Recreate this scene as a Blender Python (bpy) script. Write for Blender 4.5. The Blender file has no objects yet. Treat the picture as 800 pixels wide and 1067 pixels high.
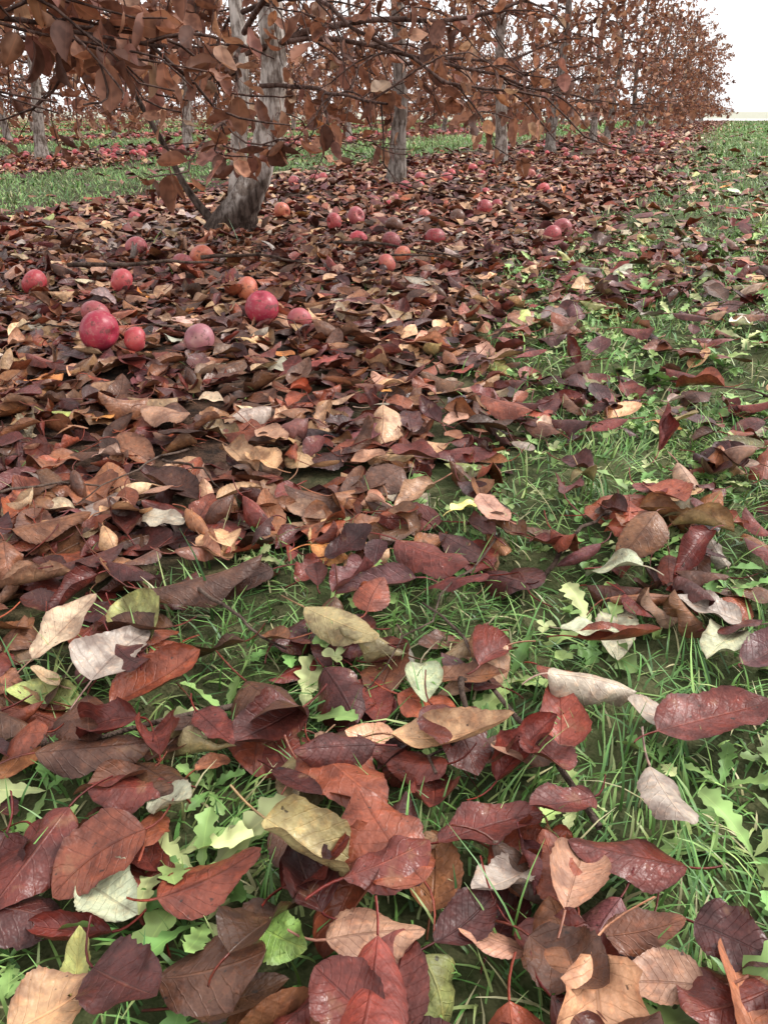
import bpy, math
import numpy as np
from mathutils import Vector
R=np.random.default_rng(11)
sc=bpy.context.scene
sc.view_settings.view_transform='Standard'; sc.view_settings.look='None'; sc.view_settings.exposure=0

# ------------------------------------------------------------------ noise / terrain
_G=R.random((8,256,256))
def vn(x,y,scale,k=0):
    x=np.asarray(x,float)*scale+37.3*k; y=np.asarray(y,float)*scale+11.7*k
    xi=np.floor(x).astype(int); yi=np.floor(y).astype(int); fx=x-xi; fy=y-yi
    fx=fx*fx*(3-2*fx); fy=fy*fy*(3-2*fy); g=_G[k%8]
    a=g[xi%256,yi%256]; b=g[(xi+1)%256,yi%256]; c=g[xi%256,(yi+1)%256]; d=g[(xi+1)%256,(yi+1)%256]
    return (a*(1-fx)+b*fx)*(1-fy)+(c*(1-fx)+d*fx)*fy
def ss(a,b,x):
    t=np.clip((np.asarray(x,float)-a)/(b-a),0,1); return t*t*(3-2*t)
ROW0=-1.95; RS=4.2
def rowdist(x):
    q=(np.asarray(x,float)-ROW0)/RS
    return np.abs(q-np.round(q))*RS
def gh(x,y):
    x=np.asarray(x,float); y=np.asarray(y,float)
    r=np.sqrt(x*x+y*y)
    f=1-ss(12,30,r)
    z=(vn(x,y,2.3,1)-.5)*.026+(vn(x,y,6.5,2)-.5)*.014+(vn(x,y,.8,3)-.5)*.03
    n=(vn(x,y,16,4)-.5)*.008*(1-ss(3,7,r))
    return (z+n)*f
def strip(x,y):   # 1 = leaf covered strip below the trees, 0 = grass alley
    e=(vn(x,y,1.7,5)-.5)*.45+(vn(x,y,5,6)-.5)*.3
    d=rowdist(x)
    w=np.where(np.asarray(x,float)>ROW0-.2,1.55-.022*np.clip(np.asarray(y,float),0,20),.95)
    w=np.where(np.asarray(x,float)<-4,.95,w)
    return 1-ss(w-.14,w+.2,d+e*.8)

# ------------------------------------------------------------------ mesh helper
def mk(name,V,F,attrs=None,mats=(),midx=None,smooth=True,link=True):
    me=bpy.data.meshes.new(name)
    V=np.ascontiguousarray(V,np.float32); F=np.ascontiguousarray(F,np.int32)
    me.vertices.add(len(V)); me.vertices.foreach_set('co',V.ravel())
    me.loops.add(F.size); me.loops.foreach_set('vertex_index',F.ravel())
    me.polygons.add(len(F)); me.polygons.foreach_set('loop_start',np.arange(0,F.size,F.shape[1],dtype=np.int32))
    if smooth: me.polygons.foreach_set('use_smooth',np.ones(len(F),bool))
    for m in mats: me.materials.append(m)
    if midx is not None: me.polygons.foreach_set('material_index',np.ascontiguousarray(midx,np.int32))
    me.update(calc_edges=True)
    for k,v in (attrs or {}).items():
        a=me.attributes.new(k,'FLOAT_VECTOR','POINT'); a.data.foreach_set('vector',np.ascontiguousarray(v,np.float32).ravel())
    if not link: return me
    o=bpy.data.objects.new(name,me); sc.collection.objects.link(o); return o
class Acc:
    def __init__(s): s.V=[];s.F=[];s.C=[];s.L=[];s.M=[];s.n=0
    def add(s,V,F,C,L,m=0):
        s.V.append(V);s.F.append(F+s.n);s.C.append(C);s.L.append(L);s.M.append(np.full(len(F),m));s.n+=len(V)
    def build(s,name,mats,link=True):
        return mk(name,np.concatenate(s.V),np.concatenate(s.F),{'col':np.concatenate(s.C),'lf':np.concatenate(s.L)},mats,np.concatenate(s.M),link=link)

# ------------------------------------------------------------------ leaves
def leaves(N,nu,nv,L,W,curl,roll,fold,wav,yaw,pitch,rl,col,pos=None,anchor='base',petiole=0,tipw=.75,basew=.6,lobed=0,serr=0,twist=None,hook=None,ground=None,lift=None):
    L=np.broadcast_to(L,N).astype(float);W=np.broadcast_to(W,N).astype(float)
    t=np.linspace(0,1,nu+1); s=np.linspace(-1,1,nv+1)
    w=t**basew*(1-t)**tipw; w=w/w.max()
    if lobed: w=w*(1-lobed*(.5+.5*np.cos(t*2*math.pi*5.5)))
    if serr:
        sg=np.where(np.arange(nu+1)%2==0,1-serr,1+serr); w=w*sg
    T=np.broadcast_to(t[None,:,None],(N,nu+1,nv+1)); S=np.broadcast_to(s[None,None,:],(N,nu+1,nv+1))
    sk=R.normal(0,.12,N)[:,None]; w2=w[None,:]*(1+sk*np.cos(t*math.pi)[None,:]); 
    if nu>8:   # ragged margin
        w2=w2*(1+R.normal(0,.018,(N,nu+1)))
    asy=R.normal(0,.09,N)[:,None,None]*np.sign(S)
    hw=(W[:,None]*.5*w2)[:,:,None]*(1+asy)
    c=np.broadcast_to(curl,N)[:,None,None]; c=np.where(np.abs(c)<1e-3,1e-3,c)
    Rr=np.broadcast_to(roll,N)[:,None,None]; Rr=np.where(np.abs(Rr)<1e-3,1e-3,Rr)
    fo=np.broadcast_to(fold,N)[:,None,None]; wa=np.broadcast_to(wav,N)[:,None,None]
    Le=L[:,None,None]
    yc=hw*np.sin(Rr*S)/Rr; zc=hw*(1-np.cos(Rr*S))/Rr+fo*np.abs(S)*hw
    ph=R.random(N)[:,None,None]*6.28; ph2=R.random(N)[:,None,None]*6.28
    fr=(5+R.random(N)*9)[:,None,None]
    zc=zc+wa*W[:,None,None]*np.abs(S)**1.6*np.sin(T*fr+ph+S*1.3)*np.minimum(1,w*1.5)[None,:,None]
    yc=yc+wa*.35*W[:,None,None]*S*np.sin(T*fr*1.7+ph2)*w[None,:,None]
    tw=(R.normal(0,.3,N) if twist is None else np.broadcast_to(twist,N))[:,None,None]*T
    y2=yc*np.cos(tw)-zc*np.sin(tw); z2=yc*np.sin(tw)+zc*np.cos(tw)
    hk=(R.normal(0,.1,N) if hook is None else np.broadcast_to(hook,N))[:,None,None]
    y2=y2+hk*Le*T**2
    ang=c*T**1.2
    x=Le*np.sin(c*T)/c - z2*np.sin(ang); z=Le*(1-np.cos(c*T))/c + z2*np.cos(ang)
    P=np.stack([x,y2,z],-1).reshape(N,-1,3); K=(nu+1)*(nv+1)
    LF=np.stack([T,S,np.broadcast_to(R.random(N)[:,None,None],T.shape)],-1).reshape(N,-1,3)
    i=np.arange(nu)[:,None]*(nv+1)+np.arange(nv)[None,:]
    F=np.stack([i,i+nv+1,i+nv+2,i+1],-1).reshape(-1,4)
    C=np.repeat(col[:,None,:],K,1)
    if petiole>0:
        ns=4; u=np.linspace(0,1,ns+1); pl=L*petiole*(.6+.8*R.random(N))
        pc=R.normal(0,.5,N)
        px=-pl[:,None]*u; py=pl[:,None]*(u**2)*pc[:,None]; pz=pl[:,None]*u**2*(R.normal(0,.35,N))[:,None]
        rad=.0009
        k=3; aa=np.arange(k)*2*math.pi/k
        Q=np.stack([np.broadcast_to(px[:,:,None],(N,ns+1,k)),py[:,:,None]+rad*np.cos(aa),pz[:,:,None]+rad*np.sin(aa)],-1).reshape(N,-1,3)
        ii=np.arange(ns)[:,None]*k+np.arange(k)[None,:]; jj=np.arange(ns)[:,None]*k+(np.arange(k)[None,:]+1)%k
        F2=np.stack([ii,ii+k,jj+k,jj],-1).reshape(-1,4)+K
        P=np.concatenate([P,Q],1); F=np.concatenate([F,F2])
        LF=np.concatenate([LF,np.broadcast_to(np.array([.5,.5,0.]),(N,Q.shape[1],3))],1)
        pcx=np.clip(col*.6+np.array([.08,.0,.0]),0,1)
        C=np.concatenate([C,np.repeat(pcx[:,None,:],Q.shape[1],1)],1)
    if anchor=='mid': P=P-np.mean(P[:,:K],1)[:,None,:]
    cy,sy=np.cos(yaw),np.sin(yaw); cp,sp=np.cos(pitch),np.sin(pitch); cr,sr=np.cos(rl),np.sin(rl)
    X,Y,Z=P[...,0],P[...,1],P[...,2]
    b=lambda q:np.broadcast_to(q,N)[:,None]
    Y,Z=Y*b(cr)-Z*b(sr),Y*b(sr)+Z*b(cr)
    X,Z=X*b(cp)+Z*b(sp),-X*b(sp)+Z*b(cp)
    X,Y=X*b(cy)-Y*b(sy),X*b(sy)+Y*b(cy)
    P=np.stack([X,Y,Z],-1)
    if ground is not None:
        gx,gy=ground; mz=np.percentile(P[:,:K,2],15,axis=1)
        P=P+np.stack([gx,gy,gh(gx,gy)+lift-mz],-1)[:,None,:]
    else: P=P+pos[:,None,:]
    KK=P.shape[1]
    FF=(F[None]+ (np.arange(N)*KK)[:,None,None]).reshape(-1,4)
    return P.reshape(-1,3),FF,C.reshape(-1,3),LF.reshape(-1,3)

PAL={ 'mar':(.160,.034,.024),'dmar':(.085,.023,.019),'pur':(.150,.050,.048),'red':(.27,.070,.034),'brn':(.25,.105,.050),'dbrn':(.115,.049,.028),
 'tan':(.55,.335,.18),'pink':(.47,.265,.17),'cream':(.74,.56,.38),'grey':(.42,.35,.29),'org':(.56,.24,.07),'yg':(.50,.52,.18),'pg':(.56,.60,.40),'grn':(.28,.46,.11),'rg':(.36,.29,.14)}
def pick(N,probs):
    ks=list(probs); p=np.array([probs[k] for k in ks],float); p/=p.sum()
    i=R.choice(len(ks),N,p=p); c=np.array([PAL[k] for k in ks])[i]
    return c*np.exp(R.normal(0,.27,(N,1)))*np.exp(R.normal(0,.05,(N,3)))
P_FORE={'mar':30,'dmar':22,'pur':6,'red':17,'brn':14,'dbrn':11,'tan':6,'pink':6,'cream':1.2,'grey':5,'org':.8,'yg':1.8,'pg':1.3,'rg':2.4}
P_STRIP={'mar':16,'dmar':15,'pur':5,'red':15,'brn':24,'dbrn':18,'tan':12,'pink':11,'cream':3,'grey':3,'org':1.2,'yg':.4}
P_FAR={'mar':14,'dmar':11,'pur':8,'red':15,'brn':20,'dbrn':11,'tan':12,'pink':18,'cream':3,'org':.8}

HEAD=math.radians(90+22.4)
def sector(n,r0,r1,half):
    r=np.sqrt(R.random(n)*(r1*r1-r0*r0)+r0*r0); a=HEAD+(R.random(n)*2-1)*half
    return r*np.cos(a),r*np.sin(a)
def ldens(x,y):
    st=strip(x,y)
    cl=.55+.9*ss(.25,.75,vn(x,y,4.1,7))
    yy=np.clip(y,0,None)
    al=np.where(yy<1.9,.44+.0*yy,.44-.25*ss(1.9,4.4,yy))-.12*ss(4.5,11,yy)
    al=np.where(x<-3,.04,al)
    al=al*cl
    return st*(.85+.3*vn(x,y,2.2,6))+(1-st)*al
ACC=Acc()
def scatter(r0,r1,half,per_m2,nu,nv,Lm,pet,serr=0,far=0,flat=1.,mi=0,only=False):
    area=half*(r1*r1-r0*r0); n=int(area*per_m2)
    x,y=sector(n,r0,r1,half)
    d=strip(x,y)-.1 if only else ldens(x,y)
    k=(R.random(n)<d)&(y<42)
    x,y=x[k],y[k]; N=len(x); st=strip(x,y)
    L=np.clip(R.normal(Lm,Lm*.24,N),Lm*.5,Lm*1.5); W=L*np.clip(R.normal(.60,.09,N),.36,.8)
    flip=R.random(N)<.42
    cA=pick(N,P_FORE);cB=pick(N,P_STRIP);cC=pick(N,P_FAR)
    u=R.random(N)
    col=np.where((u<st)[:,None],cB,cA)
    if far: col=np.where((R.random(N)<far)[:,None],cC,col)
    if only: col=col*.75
    big=R.random(N)<.24
    a=leaves(N,nu,nv,L,W,R.normal(.15,.45*flat,N)+np.where(big,R.normal(0,.8*flat,N),0),np.abs(R.normal(.5,.5,N))+np.where(big,.9,0),np.abs(R.normal(.10,.15,N)),np.clip(np.abs(R.normal(.06,.045,N))+np.where(big,.06,0),0,.2),
      R.random(N)*6.283,R.normal(0,.15*flat,N),R.normal(0,.17*flat,N)+np.where(flip,math.pi,0),col,anchor='mid',petiole=pet,serr=serr,
      ground=(x,y),lift=(.001+R.random(N)*.006) if only else (.001+R.random(N)**1.2*.023*flat+.010*(1-st)*(R.random(N)<.8)))
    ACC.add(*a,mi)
    return N
# foreground leaves: base xy, tip xy (mm), width ratio, colour, roll, curl, flip
HL=[(-499,405,-481,481,.55,'cream',.3,.1,0),(-412,389,-431,476,.55,'grey',.5,-.3,0),(-464,520,-374,599,.42,'dbrn',1.2,.3,1),(-401,387,-353,455,.6,'red',.9,.5,0),(-393,305,-332,357,.55,'dbrn',.8,.2,1),
(-321,461,-233,414,.55,'dbrn',.6,.5,1),(-228,411,-152,371,.72,'red',.25,.1,1),(-182,453,-84,462,.50,'tan',.9,.8,0),(-105,320,-175,366,.68,'red',.2,.2,1),(-187,286,-159,329,.9,'mar',.9,.6,0),
(-142,261,-98,295,.8,'pink',.3,.3,1),(-108,358,-54,416,.55,'mar',.4,-.1,0),(43,404,-32,389,.55,'mar',.4,.2,1),(12,482,38,418,.55,'grey',.6,.2,1),(-78,490,-43,444,.7,'mar',.4,.2,0),
(-284,725,-190,696,.6,'mar',.7,.3,1),(-146,800,-95,768,.6,'mar',.6,.6,0),(-313,559,-224,545,.45,'rg',.6,.4,1),(-83,628,-34,648,.6,'pg',.3,.1,0),(-173,529,-113,553,.4,'brn',.5,.3,0),(-93,576,-46,567,.6,'red',.4,.2,1),
(16,517,91,596,.5,'mar',.5,.3,0),(72,708,7,717,.6,'grey',.5,.2,0),(56,321,13,312,.7,'pink',.4,.2,0),(-42,312,12,287,.75,'dbrn',.5,.9,0),(-50,370,-74,322,.6,'grey',.8,.5,0),(-255,199,-201,190,.8,'dmar',.5,.3,0),
(-221,213,-165,236,.8,'dbrn',.4,.3,1),(-265,163,-248,187,.9,'tan',.3,.2,0),(-103,230,-133,241,.8,'mar',.4,.2,0),(-672,565,-626,634,.5,'brn',.9,.3,1),(-809,960,-696,950,.5,'pink',.7,.3,1),(-589,951,-525,916,.5,'pink',.5,.3,0),
(-410,1485,-310,1476,.6,'pink',.4,.4,0),(-320,1176,-228,1143,.6,'red',.6,.3,1),(-392,971,-310,949,.7,'mar',.6,.3,0),(87,337,48,293,.8,'mar',.4,.2,1),(-183,257,-151,251,.9,'grn',.2,.1,0),(-298,245,-256,237,.8,'pg',.7,.4,0),
(-242,378,-194,358,.4,'dmar',.4,.2,0),(-323,401,-276,380,.5,'mar',.4,.2,0),(57,359,87,355,.8,'dmar',.4,.2,0),(-19,349,-50,382,.7,'red',.4,.2,1),
(-150,300,-110,345,.6,'mar',.5,.3,1),(-90,290,-60,330,.6,'dmar',.5,.3,0),(-210,330,-170,300,.6,'dbrn',.5,.3,1),(-20,440,-60,400,.6,'mar',.5,.3,0),(-430,440,-385,410,.6,'dmar',.5,.3,1),(-300,330,-345,300,.6,'mar',.5,.3,1)]
h=np.array([q[:4] for q in HL],float)/1000*.93
N=len(h); bx,by,tx,ty=h.T
yaw=np.arctan2(ty-by,tx-bx); L=np.maximum(.045,np.hypot(tx-bx,ty-by))*1.0; L[37]=.03; W=L*np.array([q[4] for q in HL])
col=np.array([PAL[q[5]] for q in HL]); flip=np.array([q[8] for q in HL])
ACC.add(*leaves(N,30,10,L,W,np.array([q[7] for q in HL],float)*np.where(flip,-1,1)*.9,np.array([q[6] for q in HL],float)*1.1,.08,.08,yaw,R.normal(0,.10,N),R.normal(0,.13,N)+flip*math.pi,col,anchor='mid',petiole=.35,serr=.018,
   ground=((bx+tx)/2,(by+ty)/2),lift=.028+R.random(N)*.010))
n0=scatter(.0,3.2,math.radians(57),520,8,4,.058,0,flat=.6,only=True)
n1=scatter(.0,1.3,math.radians(62),1060,22,8,.054,.33,.02)
n2=scatter(1.3,3.2,math.radians(55),1000,10,4,.056,.3,flat=.8)
n3=scatter(3.2,9,math.radians(50),520,4,2,.066,0,far=.5,flat=.65,mi=1)
n4=scatter(9,42,math.radians(36),75,2,2,.11,0,far=.9,flat=.6,mi=1)
print('leaves',n0,n1,n2,n3,n4)

# ------------------------------------------------------------------ materials
def newmat(name):
    m=bpy.data.materials.new(name); m.use_nodes=True; nt=m.node_tree; nt.nodes.clear(); return m,nt
class NB:
    def __init__(s,nt): s.nt=nt
    def n(s,t,**k):
        x=s.nt.nodes.new(t)
        for a,b in k.items(): setattr(x,a,b)
        return x
    def put(s,sock,v):
        if isinstance(v,bpy.types.NodeSocket): s.nt.links.new(v,sock)
        else: sock.default_value=v
    def m(s,op,a,b=None,c=None):
        x=s.n('ShaderNodeMath',operation=op); s.put(x.inputs[0],a)
        if b is not None: s.put(x.inputs[1],b)
        if c is not None: s.put(x.inputs[2],c)
        return x.outputs[0]
    def mr(s,v,a,b,c=0.,d=1.):
        x=s.n('ShaderNodeMapRange',interpolation_type='SMOOTHSTEP'); s.put(x.inputs[0],v)
        for i,q in enumerate((a,b,c,d)): s.put(x.inputs[i+1],q)
        return x.outputs[0]
    def noise(s,vec,scale,detail=3,rough=.55):
        x=s.n('ShaderNodeTexNoise'); s.put(x.inputs['Vector'],vec) if vec is not None else None
        x.inputs['Scale'].default_value=scale;x.inputs['Detail'].default_value=detail;x.inputs['Roughness'].default_value=rough
        return x.outputs[0]
    def mix(s,f,a,b,mode='MIX'):
        x=s.n('ShaderNodeMix',data_type='RGBA',blend_type=mode); s.put(x.inputs[0],f)
        for i,q in ((6,a),(7,b)):
            if isinstance(q,tuple): q=q+(1.,) if len(q)==3 else q
            s.put(x.inputs[i],q)
        return x.outputs[2]
    def attr(s,name): return s.n('ShaderNodeAttribute',attribute_name=name).outputs['Vector']
    def sep(s,v):
        x=s.n('ShaderNodeSeparateXYZ'); s.put(x.inputs[0],v); return x.outputs
    def bump(s,hh,st,dist):
        x=s.n('ShaderNodeBump'); x.inputs['Strength'].default_value=st; x.inputs['Distance'].default_value=dist; s.put(x.inputs['Height'],hh); return x.outputs[0]
    def bsdf(s,col,rough,norm=None,spec=.5):
        x=s.n('ShaderNodeBsdfPrincipled'); s.put(x.inputs['Base Color'],col); s.put(x.inputs['Roughness'],rough)
        x.inputs['Specular IOR Level'].default_value=spec
        if norm is not None: s.put(x.inputs['Normal'],norm)
        return x.outputs[0]
    def out(s,sh):
        o=s.n('ShaderNodeOutputMaterial'); s.nt.links.new(sh,o.inputs[0])
def leafmat(name,r0,r1,spec=.5,veins=.4):
    m,nt=newmat(name); b=NB(nt)
    col=b.attr('col'); t,s,sd=b.sep(b.attr('lf'))
    co=b.n('ShaderNodeTexCoord').outputs['Object']
    n1=b.noise(co,42,3,.65); n2=b.noise(co,170,2,.6)
    ab=b.m('ABSOLUTE',s)
    ph=b.m('SUBTRACT',b.m('MULTIPLY',t,b.m('ADD',7.,b.m('MULTIPLY',sd,3.))),b.m('MULTIPLY',ab,1.9))
    ph=b.m('ADD',ph,b.m('MULTIPLY',n1,1.1))
    lat=b.mr(b.m('ABSOLUTE',b.m('SUBTRACT',b.m('FRACT',ph),.5)),.01,.09,1.,0.)
    mid=b.mr(ab,.015,.06,1.,0.)
    fine=b.n('ShaderNodeTexVoronoi',feature='DISTANCE_TO_EDGE'); b.put(fine.inputs['Vector'],co); fine.inputs['Scale'].default_value=360
    fn=b.mr(fine.outputs['Distance'],0.,.14,1.,0.)
    v0=b.m('MAXIMUM',b.m('MULTIPLY',lat,.42),mid); v=b.m('MAXIMUM',v0,b.m('MULTIPLY',fn,.3))
    c1=b.mix(b.mr(n1,.40,.66,0.,.8),col,b.mix(1.,col,(.36,.29,.28),'MULTIPLY'))
    c2=b.mix(b.mr(n2,.5,.72,0.,.5),c1,b.mix(1.,c1,(1.7,1.45,1.25),'MULTIPLY'))
    c2=b.mix(b.mr(n1,.40,.27,0.,.35),c2,(.34,.19,.10))
    edge=b.mr(ab,.8,1.,0.,.5)
    c3=b.mix(edge,c2,b.mix(1.,c2,(.5,.42,.42),'MULTIPLY'))
    lv=b.mix(.10,b.mix(1.,c3,(1.7,1.55,1.4),'MULTIPLY'),(.4,.25,.16)); dk=b.mix(1.,c3,(.45,.36,.34),'MULTIPLY')
    vc=b.mix(b.mr(sd,.45,.55),lv,dk)
    c4=b.mix(b.m('MULTIPLY',v,veins),c3,vc)
    c4=b.mix(b.mr(n2,.31,.25,0.,.8),c4,(.025,.016,.012))
    hh=b.m('ADD',b.m('MULTIPLY',v0,-.6),b.m('MULTIPLY',n2,1.5))
    b.out(b.bsdf(c4,b.mr(n1,.3,.7,r0,r1),b.bump(hh,.7,.0014),spec)); return m
def simpleleaf(name,rough,trans,spec,tc=(1.2,1.05,.85)):
    m,nt=newmat(name); b=NB(nt)
    col=b.attr('col'); t,s,sd=b.sep(b.attr('lf'))
    co=b.n('ShaderNodeTexCoord').outputs['Object']
    n1=b.noise(co,55,1,.6)
    c1=b.mix(b.mr(n1,.42,.66,0.,.7),col,b.mix(1.,col,(.45,.40,.40),'MULTIPLY'))
    c1=b.mix(b.mr(b.m('ABSOLUTE',s),.0,.10,.4,0.),c1,b.mix(1.,c1,(1.6,1.5,1.4),'MULTIPLY'))
    sh=b.bsdf(c1,rough,None,spec)
    if trans:
        tr=b.n('ShaderNodeBsdfTranslucent'); b.put(tr.inputs[0],b.mix(1.,c1,tc,'MULTIPLY'))
        mx=b.n('ShaderNodeMixShader'); mx.inputs[0].default_value=trans; nt.links.new(sh,mx.inputs[1]); nt.links.new(tr.outputs[0],mx.inputs[2]); sh=mx.outputs[0]
    b.out(sh); return m
M_GL=leafmat('fallen_leaf',.28,.60,.45,.5)
M_GF=simpleleaf('fallen_leaf_plain',.5,0,.4)
M_TL=simpleleaf('hanging_leaf',.6,.25,.3)
M_WD=simpleleaf('weed_leaf',.5,0,.35)
def grassmat():
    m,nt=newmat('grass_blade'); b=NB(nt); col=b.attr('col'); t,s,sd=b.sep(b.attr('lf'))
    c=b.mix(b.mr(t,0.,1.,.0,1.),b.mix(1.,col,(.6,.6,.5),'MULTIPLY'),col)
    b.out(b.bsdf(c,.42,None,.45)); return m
M_GR=grassmat()
def barkmat():
    m,nt=newmat('bark'); b=NB(nt); col=b.attr('col'); co=b.n('ShaderNodeTexCoord').outputs['Object']
    mp=b.n('ShaderNodeMapping'); b.put(mp.inputs[0],co); mp.inputs['Scale'].default_value=(1,1,.22)
    n=b.noise(mp.outputs[0],60,4,.65); n2=b.noise(co,14,3,.6)
    c=b.mix(b.mr(n,.36,.58,.85,0.),col,b.mix(1.,col,(.22,.18,.16),'MULTIPLY')); c=b.mix(b.mr(n2,.48,.58,0.,.7),c,b.mix(1.,c,(.36,.29,.24),'MULTIPLY'))
    b.out(b.bsdf(c,.85,b.bump(n,1.,.012),.2)); return m
M_BK=barkmat()
def groundmat():
    m,nt=newmat('ground'); b=NB(nt); co=b.n('ShaderNodeTexCoord').outputs['Object']; x,y,z=b.sep(co)
    n0=b.noise(co,1.6,2,.6); n1=b.noise(co,30,4,.75); n3=b.noise(co,7,3,.7)
    q=b.m('DIVIDE',b.m('SUBTRACT',x,ROW0),RS)
    d=b.m('MULTIPLY',b.m('ABSOLUTE',b.m('SUBTRACT',q,b.m('ROUND',q))),RS)
    d=b.m('ADD',d,b.m('MULTIPLY',b.m('SUBTRACT',n0,.5),.5)); d=b.m('ADD',d,b.m('MULTIPLY',b.m('SUBTRACT',n3,.5),.4))
    gm=b.mr(d,1.25,1.7)
    dirt=b.mix(b.mr(n1,.35,.65),(.018,.012,.009),(.10,.055,.035))
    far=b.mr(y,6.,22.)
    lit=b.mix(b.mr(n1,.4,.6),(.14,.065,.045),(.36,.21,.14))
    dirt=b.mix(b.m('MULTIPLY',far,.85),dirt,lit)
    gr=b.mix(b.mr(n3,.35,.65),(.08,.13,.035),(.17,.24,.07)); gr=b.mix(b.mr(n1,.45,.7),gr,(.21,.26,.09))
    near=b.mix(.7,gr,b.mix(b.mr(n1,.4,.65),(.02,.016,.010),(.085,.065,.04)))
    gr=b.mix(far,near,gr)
    c=b.mix(gm,dirt,gr)
    field=b.mix(n0,(.36,.36,.28),(.46,.45,.36))
    c=b.mix(b.mr(y,42.,50.),c,field)
    b.out(b.bsdf(c,.9,b.bump(n1,.8,.015),.2)); return m
M_GD=groundmat()
ACC.build('fallen_leaves',[M_GL,M_GF])

# ------------------------------------------------------------------ ground
def ax(lo,hi,step,far,k=1.22):
    a=list(np.arange(lo,hi+step/2,step)); d=step; p=a[-1]
    while p<far: d*=k; p+=d; a.append(p)
    d=step; p=a[0]
    while p>-far: d*=k; p-=d; a.insert(0,p)
    return np.array(a)
gx=ax(-3,1.5,.035,900); gy=ax(-.5,4.5,.035,900)
GX,GY=np.meshgrid(gx,gy,indexing='ij'); GZ=gh(GX,GY)
nx,ny=GX.shape; i=np.arange(nx-1)[:,None]*ny+np.arange(ny-1)[None,:]
mk('ground',np.stack([GX,GY,GZ],-1).reshape(-1,3),np.stack([i,i+ny,i+ny+1,i+1],-1).reshape(-1,4),None,[M_GD])

# ------------------------------------------------------------------ grass
GA=Acc()
def blades(x,y,Lm,Wd,seg,lie=1.,bright=1.):
    N=len(x); L=Lm*np.exp(R.normal(0,.33,N)); yaw=R.random(N)*6.283
    cl=vn(x,y,9,3)*6.283*1.5; yaw=np.where(R.random(N)<.5,cl,yaw)
    th0=np.abs(R.normal(.8,.4,N))*lie; th1=th0+np.abs(R.normal(.9,.5,N)); sb=R.normal(0,.3,N)
    X=np.zeros(N);Z=np.zeros(N);A=np.zeros(N);pts=[]
    w=Wd*np.exp(R.normal(0,.25,N))
    cx,sx=np.cos(yaw),np.sin(yaw)
    for k in range(seg+1):
        t=k/seg; ww=w*(1-t**2.2*.92)*.5
        ox=X*cx-(A)*sx; oy=X*sx+A*cx
        for sg in (-1,1): pts.append(np.stack([x+ox-sx*ww*sg,y+oy+cx*ww*sg,Z],-1))
        th=th0+(th1-th0)*t; st=L/seg
        X=X+np.sin(th)*st; Z=Z+np.cos(th)*st; Z=np.maximum(Z,.004); A=A+st*sb*t
    P=np.stack(pts,1); P[...,2]+=(gh(x,y)-.003)[:,None]
    K=2*(seg+1); F=np.array([[2*k,2*k+1,2*k+3,2*k+2] for k in range(seg)])
    FF=(F[None]+(np.arange(N)*K)[:,None,None]).reshape(-1,4)
    base=np.array([(.13,.29,.075),(.19,.37,.095),(.28,.44,.13),(.09,.21,.065),(.37,.45,.17),(.56,.52,.29)])
    c=base[R.choice(6,N,p=[.25,.29,.19,.11,.09,.07])]*np.exp(R.normal(0,.2,(N,1)))*bright
    c=c*(.75+.5*vn(x,y,3.3,2))[:,None]
    tt=np.repeat(np.arange(seg+1)/seg,2)
    LF=np.zeros((N,K,3)); LF[...,0]=tt
    GA.add(P.reshape(-1,3),FF,np.repeat(c[:,None],K,1).reshape(-1,3),LF.reshape(-1,3))
def gscatter(r0,r1,half,per,Lm,Wd,seg,lie=1.,bright=1.):
    n=int(half*(r1*r1-r0*r0)*per); x,y=sector(n,r0,r1,half); st=strip(x,y)
    dn=(1-st)*(.55+.5*ss(.25,.6,vn(x,y,4.2,0)))+st*.03*(vn(x,y,6,1)>.55)
    k=(R.random(n)<dn)&(y<41); blades(x[k],y[k],Lm,Wd,seg,lie,bright); return k.sum()
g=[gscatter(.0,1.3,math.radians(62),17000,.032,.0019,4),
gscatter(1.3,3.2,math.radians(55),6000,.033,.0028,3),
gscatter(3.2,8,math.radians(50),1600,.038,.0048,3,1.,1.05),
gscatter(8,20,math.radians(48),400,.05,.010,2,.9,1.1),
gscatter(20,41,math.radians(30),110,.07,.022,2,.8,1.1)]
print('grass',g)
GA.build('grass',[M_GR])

# ------------------------------------------------------------------ broadleaf weeds (dandelion rosettes, clover)
WA=Acc()
def weedcol(N):
    b=np.array([(.19,.36,.10),(.29,.45,.14),(.40,.54,.18),(.56,.62,.28)])
    return b[R.choice(4,N,p=[.31,.33,.22,.14])]*np.exp(R.normal(0,.2,(N,1)))
n=2200; x,y=sector(n,.05,3.8,math.radians(55)); k=(R.random(n)<(1-strip(x,y))*ss(.3,.6,vn(x,y,2.4,2))*.6)
cen=list(zip(x[k],y[k]))+[(-.37,.29),(-.33,.25),(.08,.42),(.10,.36),(-.36,.71),(-.30,.78),(-.22,.85),(-.05,.95),(.12,.62),(-.40,.62),(-.30,.50),(-.27,.62),(-.33,.85),(-.25,.98),(0,.78),(.06,.3),(-.38,.36)]
bx=[];by=[];yw=[];Ls=[]
for (a,b_) in cen:
    m=R.integers(4,9); o=R.random()*6.28; s_=.4+R.random()*.6
    for j in range(m):
        bx.append(a);by.append(b_);yw.append(o+j*6.283/m+R.normal(0,.25));Ls.append(.066*s_*(.7+.5*R.random()))
bx=np.array(bx);by=np.array(by);yw=np.array(yw);Ls=np.array(Ls);N=len(bx)
WA.add(*leaves(N,24,4,Ls,Ls*.36,R.normal(-.7,.4,N),.4,.1,.09,yw,R.normal(-.45,.22,N),R.normal(0,.3,N),weedcol(N),pos=np.stack([bx,by,gh(bx,by)+.006],-1),tipw=.45,basew=1.1,lobed=.45))
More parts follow.
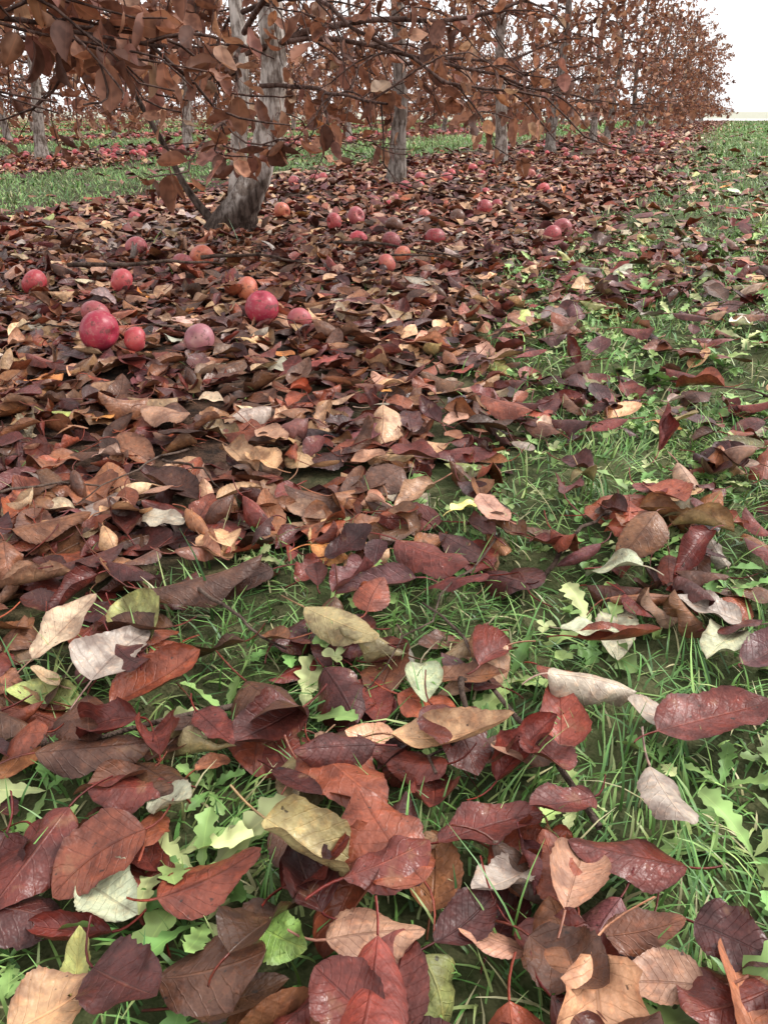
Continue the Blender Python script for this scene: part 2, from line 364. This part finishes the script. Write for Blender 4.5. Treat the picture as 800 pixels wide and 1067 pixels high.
n=12000; x,y=sector(n,.05,3.2,math.radians(55)); k=(R.random(n)<(1-strip(x,y))*ss(.40,.62,vn(x,y,5.2,5))*.65); x=x[k];y=y[k]; N=len(x)
hz=.006+R.random(N)*.020; o=R.random(N)*6.28; cc=weedcol(N)*.8
for j in range(3):
    WA.add(*leaves(N,6,4,.008+.005*R.random(N),.010,R.normal(.1,.3,N),.4,.3,.04,o+j*2.094,R.normal(-.1,.4,N),R.normal(0,.3,N),cc,pos=np.stack([x,y,gh(x,y)+hz],-1),tipw=.35,basew=.7))
WA.build('broadleaf_weeds',[M_WD])

# ------------------------------------------------------------------ tubes / trees
def tube(pts,rad,k):
    pts=np.array(pts);rad=np.array(rad);n=len(pts)
    d=np.gradient(pts,axis=0); d/=np.linalg.norm(d,axis=1)[:,None]+1e-9
    ref=np.array([.31,.95,.05]) if abs(d[0][2])>.7 else np.array([0,0,1.])
    u=np.cross(d,ref); u/=np.linalg.norm(u,axis=1)[:,None]+1e-9; v=np.cross(d,u)
    a=np.arange(k)*2*math.pi/k
    V=pts[:,None]+rad[:,None,None]*(np.cos(a)[None,:,None]*u[:,None]+np.sin(a)[None,:,None]*v[:,None])
    i=np.arange(n-1)[:,None]*k+np.arange(k); j=np.arange(n-1)[:,None]*k+(np.arange(k)+1)%k
    return V.reshape(-1,3),np.stack([i,j,j+k,i+k],-1).reshape(-1,4)
def path(p,d,L,n,droop,wig,r0,r1,zmin=.38):
    p=np.array(p,float);d=np.array(d,float);d/=np.linalg.norm(d);P=[p.copy()];D=[d.copy()];rr=[r0]
    for i in range(n):
        d=d+R.normal(0,wig,3)+np.array([0,0,-droop*L/n]); 
        if p[2]<zmin+.08 and d[2]<0: d[2]*=.3
        d/=np.linalg.norm(d); p=p+d*L/n; P.append(p.copy());D.append(d.copy());rr.append(r0+(r1-r0)*(i+1)/n)
    return np.array(P),np.array(D),np.array(rr)
def make_tree(name,hi,nl,extra=(),lean=(.03,.0),trunkspec=None,leafscale=1.,zmin=.40,lpt=1.,bare=.2,keep=None,z0=.5):
    A=Acc(); LP=[]
    GREY=np.array([.50,.44,.39]);TW=np.array([.13,.08,.065])
    def addtube(P,r,k,c0,c1=None):
        V,F=tube(P,r,k); c1=c0 if c1 is None else c1
        tt=np.repeat(np.linspace(0,1,len(P)),k)[:,None]
        A.add(V,F,c0*(1-tt)+c1*tt,np.zeros((len(V),3)),1)
    stems=[]
    if trunkspec is None:
        nn=24; z=np.linspace(-.05,2.7,nn); ph=R.random()*6
        P=np.stack([lean[0]*z+.05*np.sin(z*2.1+ph)*z/(z+.3)+R.normal(0,.004,nn),lean[1]*z+.05*np.cos(z*1.7+ph)*z/(z+.3)+R.normal(0,.004,nn),z],-1)
        r=(.046*(1-z/3.3)+.004+.03*np.exp(-np.maximum(z,0)/.07))*(1+R.normal(0,.06,nn))
        addtube(P,r,12,GREY*(.55+.45*R.random()),TW*1.5); stems=[(P,r)]
    else:
        for (P,r,c) in trunkspec:
            P=np.array(P,float);r=np.array(r,float)
            m=len(P);tt=np.linspace(0,m-1,m*6)
            P2=np.stack([np.interp(tt,range(m),P[:,q]) for q in range(3)],-1)
            ker=np.array([1,2,3,2,1.])/9
            for q in range(3):
                e=np.pad(P2[:,q],2,'edge');sm=np.convolve(e,ker,'valid');sm[0]=P2[0,q];sm[-1]=P2[-1,q];P2[:,q]=sm
            r2=np.interp(tt,range(m),r)*(1+R.normal(0,.03,len(tt)))
            c0,c1=np.array(c[0]),np.array(c[1]); V,F=tube(P2,r2,24)
            an=np.arctan2(V[:,1]-P2[:,1].repeat(24),V[:,0]-P2[:,0].repeat(24)); rr_=r2.repeat(24)
            V[:,:2]+=(np.stack([np.cos(an),np.sin(an)],-1)*(rr_*(.09*np.sin(an*3+V[:,2]*7)+.06*np.sin(an*7-V[:,2]*13))+(rr_>.06)*.05*np.exp(-V[:,2].clip(0)/.05)*np.maximum(0,np.sin(an*2.5+1)) *.6)[:,None])
            f=ss(.10,.24,V[:,2]+.05*np.sin(an*3))[:,None]
            A.add(V,F,c0*(1-f)+c1*f,np.zeros((len(V),3)),1); stems.append((P2,r2))
    def leafs_on(P,D,step,dens):
        seg=np.linalg.norm(np.diff(P,axis=0),axis=1); tot=seg.sum(); cs=np.concatenate([[0],np.cumsum(seg)])
        s=np.arange(step*.5,tot,step); s=s+R.normal(0,step*.3,len(s)); s=s[R.random(len(s))<dens]
        if len(s)==0: return
        LP.append(np.stack([np.interp(s,cs,P[:,q]) for q in range(3)],-1))
    def twig(p,d,L,r):
        P,D,rr=path(p,d,L,6,1.2+R.random()*2.2,.2,r,.0013,zmin-.14)
        addtube(P,rr,4 if hi else 3,TW*(.7+.6*R.random()))
        if R.random()>bare: leafs_on(P[1:],D[1:],(.028 if hi else .036)/max(1,lpt),.72*min(1,lpt))
        return P,D
    def limb(p,d,L,r,droop=.7):
        n=10; P,D,rr=path(p,d,L,n,droop,.13,r,.003,zmin)
        addtube(P,rr,8 if hi else 5,TW*1.4,TW)
        m=int(L*(13 if hi else 10))
        for q in range(m):
            f=.15+.85*(q+R.random())/m; i=min(n,int(f*n)); pp=P[i]+(P[min(n,i+1)]-P[i])*R.random()
            dd=D[i]+R.normal(0,.8,3)+np.array([0,0,-.1]); dd/=np.linalg.norm(dd)
            tl=.14+.34*R.random()
            tP,tD=twig(pp,dd,tl,.0032)
            if R.random()<.5:
                d3=tD[3]+R.normal(0,.7,3); twig(tP[3],d3,.08+.16*R.random(),.0022)
        leafs_on(P[5:],D[5:],.05,.4*min(1,lpt))
    P0,r0=stems[0]
    for q in range(nl):
        z=z0+2.1*((q+R.random()*.6)/nl)**1.15; az=q*2.39996+R.normal(0,.3)
        j=np.argmin(abs(P0[:,2]-z)); up=.45-.35*(z<.9)+.1*R.normal()
        L=(1.12-.22*(z-.5))*(.8+.3*R.random())
        limb(P0[j],np.array([math.cos(az),math.sin(az)*1.15,up]),L,.014-.003*z)
    for (p,d,L,r,dr) in extra: limb(p,d,L,r,dr)
    Q=np.concatenate(LP); Q=Q[Q[:,2]>zmin-.14]
    if keep is not None: Q=Q[keep(Q)]
    N=len(Q)
    b=np.array([(.29,.135,.085),(.38,.185,.115),(.22,.10,.068),(.46,.26,.17),(.145,.07,.05),(.55,.37,.25),(.44,.20,.09),(.33,.155,.12)])
    c=b[R.choice(8,N,p=[.24,.2,.18,.12,.12,.04,.02,.08])]*np.exp(R.normal(0,.22,(N,1)))
    L=np.clip(R.normal(.064,.013,N),.035,.09)*leafscale
    nu,nv=(10,4) if hi else (4,2)
    Q=Q+R.normal(0,.008,(N,3))
    A.add(*leaves(N,nu,nv,L,L*R.normal(.58,.08,N),R.normal(.6,.8,N),np.abs(R.normal(.7,.7,N)),.12,np.abs(R.normal(.07,.05,N)),R.random(N)*6.283,np.clip(R.normal(.9,.55,N),-.6,1.55),R.normal(0,.8,N),c,pos=Q,petiole=.3 if hi else 0),0)
    print(name,N)
    return A.build('apple_tree_mesh',[M_TL,M_BK],link=False)
def place(me,x,y,rot=0,s=1.):
    o=bpy.data.objects.new('apple_tree',me); o.location=(x,y,float(gh(x,y))-.01); o.rotation_euler=(0,0,rot); o.scale=(s,s,s); sc.collection.objects.link(o); return o
DK=(.115,.085,.07);PL=(.66,.59,.53);MD=(.38,.33,.29)
ts=[([(-.05,0,-.05),(-.03,0,.0),(0.0,0,.06),(.045,.01,.12),(.09,.03,.2),(.13,.045,.3),(.16,.055,.4),(.18,.06,.55),(.17,.06,.8),(.10,.06,1.2),(.02,.05,1.8),(.0,.05,2.6)],[.115,.09,.070,.058,.050,.047,.046,.044,.038,.032,.024,.01],(DK,PL)),
    ([(0.0,.02,.06),(.015,.03,.14),(.02,.035,.22),(.025,.04,.32),(.045,.05,.45),(.05,.06,.62),(-.0,.1,.9),(-.1,.2,1.3)],[.05,.042,.034,.030,.028,.025,.02,.010],(DK,PL)),
    ([(-.06,-.01,.02),(-.16,-.05,.16),(-.22,-.08,.32),(-.30,-.12,.5),(-.38,-.2,.7)],[.018,.012,.010,.008,.006],(DK,DK))]
ex1=[((.1,0,.66),(.75,-.7,.25),1.25,.010,.4),((.1,0,.72),(1.0,-.35,.22),1.15,.009,.4),((.1,0,.6),(.9,.3,.2),1.1,.010,.6),((.1,0,.8),(.5,-1,.2),1.3,.010,.4),((.0,0,.6),(-.9,-.3,.2),1.1,.010,.5),((.15,0,.5),(.95,-.1,.25),1.0,.008,.8),((.1,0,.62),(.3,-1,.2),1.1,.008,.5)]
def keep1(Q):   # few leaves low against the stem
    return ~((np.hypot(Q[:,0]-.12,Q[:,1])<.45)&(Q[:,2]<.48)&(R.random(len(Q))<.75))
t1=make_tree('tree1',True,13,ex1,trunkspec=ts,zmin=.42,lpt=.85,bare=.22,keep=keep1,z0=.6)
place(t1,-1.74,2.74)
ex0=[((0,0,.75),(1.0,.72,.16),1.45,.008,.25),((0,0,.85),(.9,.45,.15),1.3,.008,.25),((0,0,.8),(.75,.9,.16),1.4,.008,.3),((0,0,.9),(.9,.85,.1),1.55,.008,.3),((0,0,.7),(.95,.9,.15),1.4,.007,.2),((0,0,.7),(.5,1,.15),1.3,.007,.25),((0,0,.78),(.8,1,.12),1.45,.007,.25)]
def keep0(Q):
    wx=Q[:,0]-1.98;wy=Q[:,1]+.42;d=np.hypot(wx,wy); return (d>.92)&~((Q[:,2]<.48)&(R.random(len(Q))<.7))
t0=make_tree('tree0',True,9,ex0,zmin=.54,lpt=1.1,bare=.1,keep=keep0,z0=.7); place(t0,-1.98,.42)
t2=make_tree('tree2',True,17,[],lean=(.02,.01),zmin=.42,lpt=1.,bare=.15,z0=.6); place(t2,-2.03,5.1)
VR=[make_tree('v%d'%i,False,21,[],lean=(R.normal(0,.04),R.normal(0,.04)),leafscale=1.22,zmin=.40,lpt=1.2,bare=.10) for i in range(4)]
cnt=0
for ri,(x0,ys,ye) in enumerate([(-1.95,7.4,41),(-6.15,1.8,41),(-10.35,3.5,41),(-14.55,6,41),(-18.75,9,41),(2.25,12.4,41)]):
    y=ys
    while y<ye:
        place(VR[R.integers(4)],x0+R.normal(0,.07),y+R.normal(0,.12),R.choice([0,math.pi])+R.normal(0,.3),.9+.2*R.random()); y+=2.3; cnt+=1
print('trees',cnt)

# ------------------------------------------------------------------ apples
def applemat():
    m,nt=newmat('apple_skin'); b=NB(nt); col=b.attr('col'); t,s,sd=b.sep(b.attr('lf')); co=b.n('ShaderNodeTexCoord').outputs['Object']
    n=b.noise(co,18,3,.6); n2=b.noise(co,160,2,.6); n4=b.noise(co,45,3,.7)
    c=b.mix(b.mr(n,.48,.72,0.,.45),col,b.mix(1.,col,(1.5,2.4,1.5),'MULTIPLY'))
    c=b.mix(b.mr(n2,.5,.7,0.,.3),c,(.50,.27,.22)); c=b.mix(b.mr(n4,.58,.66,0.,.75),c,(.11,.045,.035))
    c=b.mix(b.mr(t,.86,.97),c,(.08,.05,.025))
    b.out(b.bsdf(c,b.mr(n4,.3,.7,.28,.55),b.bump(n2,.2,.001),.45)); return m
M_AP=applemat()
def apple_geo(r,col,nu=20,nv=24):
    th=np.linspace(0,math.pi,nu+1); 
    prof_r=np.sin(th)*(1+.06*np.cos(th)); z=np.cos(th)*.88
    z=z-.34*np.exp(-(th/.33)**2)+.20*np.exp(-((math.pi-th)/.3)**2)
    a=np.arange(nv)*2*math.pi/nv
    lob=1+.03*np.cos(5*a)[None,:]*(th/math.pi)[:,None]**2
    V=np.stack([prof_r[:,None]*np.cos(a)*lob,prof_r[:,None]*np.sin(a)*lob,np.broadcast_to(z[:,None],(nu+1,nv))],-1)
    V=V*(1+R.normal(0,.04,3))*r
    V=V.reshape(-1,3); i=np.arange(nu)[:,None]*nv+np.arange(nv); j=np.arange(nu)[:,None]*nv+(np.arange(nv)+1)%nv
    F=np.stack([i,i+nv,j+nv,j],-1).reshape(-1,4)
    t=np.exp(-(th/.25)**2)+np.exp(-((math.pi-th)/.2)**2)
    LF=np.zeros((len(V),3)); LF[:,0]=np.repeat(t,nv)
    sP=np.array([(0,0,.5*r),(.03*r,0,.8*r),(.12*r,0,1.1*r)]); sV,sF=tube(sP,np.array([.035,.025,.035])*r,5)
    return np.concatenate([V,sV]),np.concatenate([F,sF+len(V)]),np.concatenate([np.repeat(col[None],len(V),0),np.repeat(np.array([[.06,.04,.02]]),len(sV),0)]),np.concatenate([LF,np.zeros((len(sV),3))])
def rotm():
    q=R.normal(0,1,4);q/=np.linalg.norm(q);w,x,y,z=q
    return np.array([[1-2*(y*y+z*z),2*(x*y-z*w),2*(x*z+y*w)],[2*(x*y+z*w),1-2*(x*x+z*z),2*(y*z-x*w)],[2*(x*z-y*w),2*(y*z+x*w),1-2*(x*x+y*y)]])
def acol():
    b=[(.38,.042,.055),(.45,.065,.075),(.29,.036,.045),(.47,.11,.09),(.36,.08,.09)]
    return np.array(b[R.integers(5)])*math.exp(R.normal(0,.17))
AP=[(-1.19,1.326,.046,'p'),(-1.339,1.489,.035,0),(-1.13,1.36,.028,0),(-1.773,1.749,.040,0),(-1.548,1.842,.036,0),(-1.59,2.295,.042,'o'),(-1.007,1.681,.043,'p'),(-1.174,1.892,.036,'o'),(-.891,1.652,.03,0),(-.99,1.391,.036,'f'),
(-.993,2.438,.032,0),(-1.012,2.62,.032,'o'),(-1.576,3.5,.043,0),(-1.05,3.065,.043,0),(-1.155,2.881,.040,0),(-.629,3.39,.043,0),(-2.041,3.658,.045,'o'),(-1.893,2.35,.042,0),(-1.18,4.208,.043,0),(-1.614,2.223,.034,0),(-1.606,3.333,.040,0),(-.63,3.209,.040,0)]
for (x,y,r,k) in AP:
    c=acol(); x*=.89; y*=.89; r*=.84
    if k=='p': c=np.array((.36,.032,.06))
    if k=='o': c=np.array((.50,.13,.08))
    if k=='f': c=np.array((.35,.13,.15))
    V,F,C,LF=apple_geo(r,c,28,36); V=V@rotm().T
    o=mk('apple',V,F,{'col':C,'lf':LF},[M_AP]); o.location=(x,y,float(gh(x,y))+r*(.85 if k=='p' else .72)+.010)
AA=Acc()
def many(n,xf,yf,s=1.):
    for q in range(n):
        x=xf();y=yf(); r=.032*s*(.8+.4*R.random()); c=acol()*1.1
        if R.random()<.2: c=np.array((.12,.05,.03))
        V,F,C,LF=apple_geo(r,c,8,10); V=V@rotm().T*np.array([1,1,.95]); V=V+np.array([x,y,float(gh(x,y))+r*.6]); AA.add(V,F,C,LF)
many(13,lambda:-1.65+R.normal(0,.42),lambda:2.5+R.random()*2.5)
many(140,lambda:-1.85+R.normal(0,.55),lambda:4.5+R.random()*14,1.05)
many(340,lambda:-6.1+R.normal(0,.45),lambda:3+R.random()*20,1.15)
many(130,lambda:-10.3+R.normal(0,.5),lambda:6+R.random()*20,1.3)
AA.build('fallen_apples',[M_AP])

# ------------------------------------------------------------------ fallen twigs
TWG=Acc()
def gtwig(x,y,ang,L,r,lift=.03):
    n=9;s=np.linspace(0,1,n); b=R.normal(0,.12)
    X=x+math.cos(ang)*s*L-math.sin(ang)*b*L*np.sin(s*3)+R.normal(0,.004,n); Y=y+math.sin(ang)*s*L+math.cos(ang)*b*L*np.sin(s*3)+R.normal(0,.004,n)
    P=np.stack([X,Y,gh(X,Y)+lift+r+.01*np.sin(s*3)],-1); V,F=tube(P,r*(1-.6*s),6); TWG.add(V,F,np.repeat(np.array([[.13,.09,.07]]),len(V),0),np.zeros((len(V),3)))
gtwig(-1.62,1.72,.45,.42,.007,.04);gtwig(-1.35,1.95,.1,.3,.006,.04);gtwig(-.95,2.1,.9,.3,.005,.03);gtwig(-1.2,2.5,-.3,.5,.006,.03)
for q in range(120):
    x,y=sector(1,.3,5,math.radians(50)); gtwig(float(x[0]),float(y[0]),R.random()*6.28,.08+.2*R.random(),.0012+.0018*R.random(),.012+.02*R.random())
TWG.build('fallen_twigs',[M_BK])

# ------------------------------------------------------------------ distance: gravel track, low hill coloured pale as distance haze
def plain(name,c0,c1,sc_,rough=.9):
    m,nt=newmat(name); b=NB(nt); co=b.n('ShaderNodeTexCoord').outputs['Object']; b.out(b.bsdf(b.mix(b.noise(co,sc_,2),c0,c1),rough,None,.2)); return m
M_RD=plain('gravel',(.46,.44,.42),(.58,.56,.53),3.)
rx=np.linspace(-9,150,60); ry=np.array([43.,56.]); 
X,Y=np.meshgrid(rx,ry,indexing='ij'); i=np.arange(59)*2
mk('gravel_road',np.stack([X,Y+.5*np.sin(X*.05),np.full_like(X,.02)],-1).reshape(-1,3),np.stack([i,i+2,i+3,i+1],-1),None,[M_RD])
M_FT=plain('hazy_hill',(.60,.61,.62),(.68,.68,.68),.02,1.)  # pale grey stands in for haze, painted into the hill colour
hx=np.linspace(-700,500,300); hy=np.linspace(0,1,24)
HX,HY=np.meshgrid(hx,hy,indexing='ij')
HZ=(5.5+4*vn(HX,HX*0,.012,2)+1.*vn(HX,HY*30,.09,3))*np.sin(HY*math.pi*.5)**.8-.05
i=np.arange(299)[:,None]*24+np.arange(23)[None,:]
mk('hills',np.stack([HX,420+HY*120,HZ],-1).reshape(-1,3),np.stack([i,i+24,i+25,i+1],-1).reshape(-1,4),None,[M_FT])

# ------------------------------------------------------------------ light : thin overcast
w=bpy.data.worlds.new('World'); sc.world=w; w.use_nodes=True; nt=w.node_tree; nt.nodes.clear(); b=NB(nt)
EL,AZ=math.radians(45),math.radians(50)
sky=b.n('ShaderNodeTexSky',sky_type='NISHITA'); sky.sun_disc=False; sky.sun_elevation=EL; sky.sun_rotation=AZ; sky.dust_density=4.; sky.air_density=1.2
hs=b.n('ShaderNodeHueSaturation'); hs.inputs['Saturation'].default_value=.35; nt.links.new(sky.outputs[0],hs.inputs['Color'])
veil=b.mix(.6,hs.outputs[0],(14.6,14.5,14.7))
bg=b.n('ShaderNodeBackground'); bg.inputs['Strength'].default_value=.15; nt.links.new(veil,bg.inputs[0])
wo=b.n('ShaderNodeOutputWorld'); nt.links.new(bg.outputs[0],wo.inputs[0])
sl=bpy.data.lights.new('sun','SUN'); sl.energy=2.1; sl.angle=math.radians(14); sl.color=(1,.97,.92)
so=bpy.data.objects.new('sun',sl); sc.collection.objects.link(so)
dv=Vector((math.sin(AZ)*math.cos(EL),math.cos(AZ)*math.cos(EL),math.sin(EL)))
so.rotation_euler=dv.to_track_quat('Z','Y').to_euler()

# ------------------------------------------------------------------ camera
cd=bpy.data.cameras.new('camera'); cd.sensor_fit='VERTICAL'; cd.sensor_height=24; cd.lens=24*837/1067; cd.clip_start=.02; cd.clip_end=3000
cam=bpy.data.objects.new('camera',cd); sc.collection.objects.link(cam); cam.location=(0,0,.42)
cam.rotation_euler=(math.radians(90-26.54),0,math.radians(22.37)); sc.camera=cam
